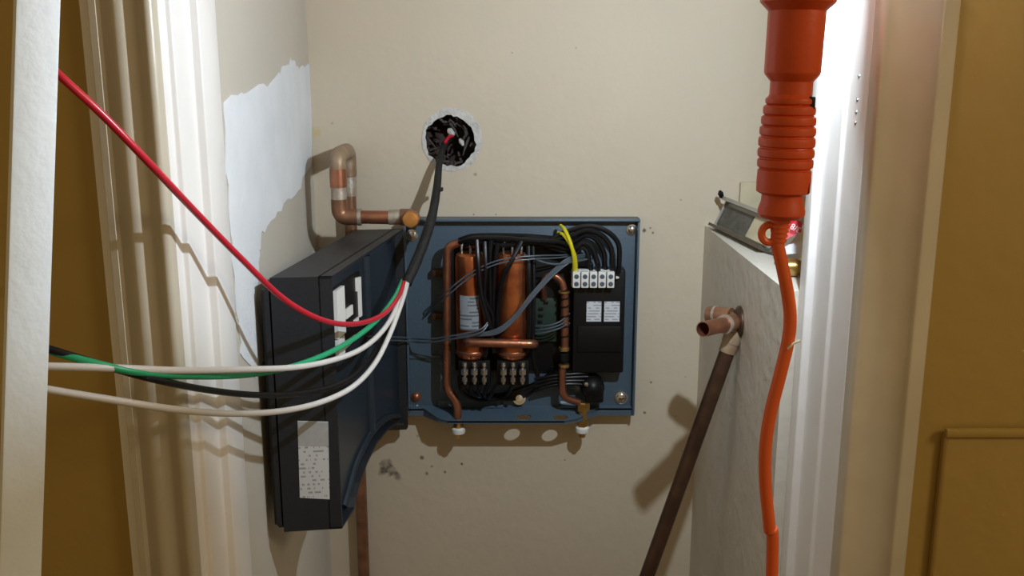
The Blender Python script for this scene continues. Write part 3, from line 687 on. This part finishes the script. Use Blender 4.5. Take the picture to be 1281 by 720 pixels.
# bulb and its half-round reflector, above the picture
hb = axis0+ad*al(-22)
bm = BM(); bo = Vector((-.95, .31, 0)).normalized(); rh = .036
a0 = math.atan2(-bo.y, -bo.x); hp = []
for k in range(19):
    a = a0-1.57+3.14*k/18; hp.append((LAMP.x+math.cos(a)*rh, LAMP.y+math.sin(a)*rh))
vs = [[bm.verts.new((x, y, z)) for x, y in hp] for z in (hb.z+.002, hb.z+.19)]
for k in range(18): bm.faces.new((vs[0][k], vs[0][k+1], vs[1][k+1], vs[1][k]))
for q in (0, 1): bm.faces.new(vs[q])
bmesh.ops.solidify(bm, geom=bm.faces[:], thickness=.0012); obj('reflector_hood', bm, M['hood'], drop)
bm = BM(); hc2 = Vector((LAMP.x, LAMP.y, hb.z))
nk = hc2-bo*.034
tube(bm, [hb+ad*.004, hb-ad*.004+Vector((.006, 0, 0)), Vector((nk.x, nk.y, hb.z+.004)), Vector((nk.x, nk.y, hb.z+.03))], [.016, .013, .009, .008], 14); obj('hood_bracket', bm, M['orange'], drop)
bm = BM(); lathe(bm, [(0, .012), (.012, .0125), (.020, .017), (.036, .0205), (.052, .017), (.058, .010), (.060, .001)], (LAMP.x, LAMP.y, LAMP.z+.016), (0, 0, 1), 20); obj('bulb', bm, M['nylon'], drop)
bm = BM(); tube(bm, cr([(LAMP.x+.03, LAMP.y-.03, hb.z+.19), (LAMP.x+.03, LAMP.y-.03, hb.z+.27), (LAMP.x+.02, -.72, 2.06), (LAMP.x+.02, -.692, 2.075)], 5), .002, 8); obj('hanging_hook', bm, M['chrome'], drop)

# ------------------------------------------------------------------ white board in front at the left
p0, p1 = P(46, 0, -.91), P(27, 605, -.96)
bd = (p0-p1).normalized(); t0 = -(p1.z-.0)/bd.z; foot = p1+bd*t0; t1 = (2.02-p1.z)/bd.z
xs = bd.cross(Vector((-.66, .75, 0))).normalized(); ys_ = xs.cross(bd).normalized()
Lb = t1-t0; R4 = Matrix((( xs.x, ys_.x, bd.x, foot.x), (xs.y, ys_.y, bd.y, foot.y), (xs.z, ys_.z, bd.z, foot.z), (0, 0, 0, 1)))
bm = BM(); box(bm, (-.0165, -.005, .004), (.0165, .005, Lb), .0015, R4)
tag(obj('white_board', bm, M['board'], loc=foot), 'narrow white painted board standing upright at the far left before the casing', 'board')

# ------------------------------------------------------------------ odds and ends on the ledge
tr = thing('plastic_tray', 'long grey tray lying along the right ledge, tilted towards the closet', 'tray', (.40, -.16, LZ))
A0, A1 = P(899, 268, -.035), P(962, 311, -.27); A0.z = A1.z = LZ+.002
A0.x = max(A0.x, XR+.012); A1.x = max(A1.x, XR+.012)
ax_ = (A1-A0).normalized(); sd = Vector((.42, 0, .907)); up = sd.cross(ax_).normalized()
if up.z < 0: up = -up
W_ = .050; hgt = .014
def T(l, s, h): return A0+ax_*l+sd*s+up*h
TL = (A1-A0).length
def trayslab(l0, l1, s0, s1, h0, h1, name, m, bev=.001):
    bm = BM(); extr(bm, [T(l0, s0, h0), T(l1, s0, h0), T(l1, s1, h0), T(l0, s1, h0)], up*(h1-h0)); return obj(name, bm, m, tr, smooth=False)
trayslab(0, TL, 0, W_, .002, .004, 'tray_floor', M['tray'])
trayslab(0, TL, -.003, .002, .001, .020, 'tray_side', M['tray_brown']); trayslab(0, TL, W_-.003, W_+.003, 0, .02, 'tray_side', M['tray'])
trayslab(-.002, .001, .002, W_-.003, .002, .010, 'tray_end', M['tray'])
trayslab(.004, TL*.62, .006, W_-.009, .004, .008, 'mesh_panel', M['tray_dark'])
trayslab(TL*.63, TL*.98, .006, W_-.009, .004, .010, 'card_insert', M['card'])
bm = BM(); q = T(.0, W_, .02); lathe(bm, [(0, .004), (.008, .005), (.013, .002)], q, (-.3, -.1, .8), 8); obj('dark_clip', bm, M['black'], tr)
bm = BM(); e = [T(TL*.90, 0, .006), T(TL, 0, .004), P(984, 313, -.33), P(1003, 311, -.36)]; e = [Vector((p.x, p.y, max(p.z, LZ+.004))) for p in e]
tube(bm, cr(e, 6), .0042, 8); obj('curved_tail', bm, M['tray_dark'], tr)
# cream card standing behind the tray
q = P(938, 235, -.06); bm = BM(); box(bm, (q.x-.005, -.012, LZ), (q.x+.055, -.004, q.z+.004), .001, None)
tag(obj('cream_card', bm, M['card'], smooth=False), 'cream card propped on the back wall behind the grey tray', 'card')
# white bag with a red printed corner
pk = thing('fitting_bag', 'white packet with a red printed corner beside the right jamb on the ledge', 'packet', tuple(P(990, 308, -.40)))
g = lambda px, py, Y: P(px, py, Y)
bm = BM(); ZB = LZ+.001
pa = [g(976, 318, -.40), g(1016, 316, -.40), g(1016, 290, -.37), g(1004, 284, -.37), g(980, 304, -.38)]
extr(bm, pa, (0, .02, .003)); obj('bag_body', bm, M['paper'], pk, smooth=False)
bm = BM(); pr = [g(978, 301, -.405), g(1002, 290, -.402), g(1003, 279, -.395), g(996, 273, -.39), g(979, 276, -.395)]
extr(bm, pr, (0, .006, .001)); rt = obj('red_corner', bm, M['red_tag'], pk, smooth=False, label='red corner printed 3/8')
cu = bpy.data.curves.new('print', 'FONT'); cu.body = '3/8'; cu.size = .0115; cu.extrude = .0003; cu.align_x = 'CENTER'; cu.align_y = 'CENTER'
to = bpy.data.objects.new('tmp', cu); COL.objects.link(to); bpy.context.view_layer.update()
me = bpy.data.meshes.new_from_object(to.evaluated_get(bpy.context.evaluated_depsgraph_get())); bpy.data.objects.remove(to)
bm = BM(); bm.from_mesh(me); c = g(995, 285, -.409); nrm = (pr[1]-pr[0]).cross(pr[3]-pr[0]).normalized()
for v in bm.verts: v.co = Matrix.Translation(c) @ Matrix.Rotation(math.radians(-4), 4, 'Z') @ Matrix.Rotation(math.radians(76), 4, 'X') @ Matrix.Rotation(math.radians(150), 4, 'Z') @ v.co
obj('print', bm, M['nylon'], rt, smooth=False)
# brass fitting, lying on its side
c = P(983, 334, -.44); c.z = LZ+.0125
bm = BM(); lathe(bm, [(0, .0085), (.001, .0115), (.006, .0122), (.014, .0122), (.015, .0105), (.018, .0105), (.019, .0122), (.034, .0122), (.036, .010)], c, (1, -.10, 0), 24)
tag(obj('brass_fitting', bm, M['brass']), 'short brass pipe fitting lying on the ledge edge behind the orange cord', 'fitting')
q = P(1008, 262, -.38); bm = BM(); box(bm, (q.x-.004, -.392, LZ), (q.x+.03, -.384, q.z+.012), .001)
tag(obj('yellow_card', bm, M['yellow_card'], smooth=False), 'yellow card standing between the orange grip and right jamb', 'card')
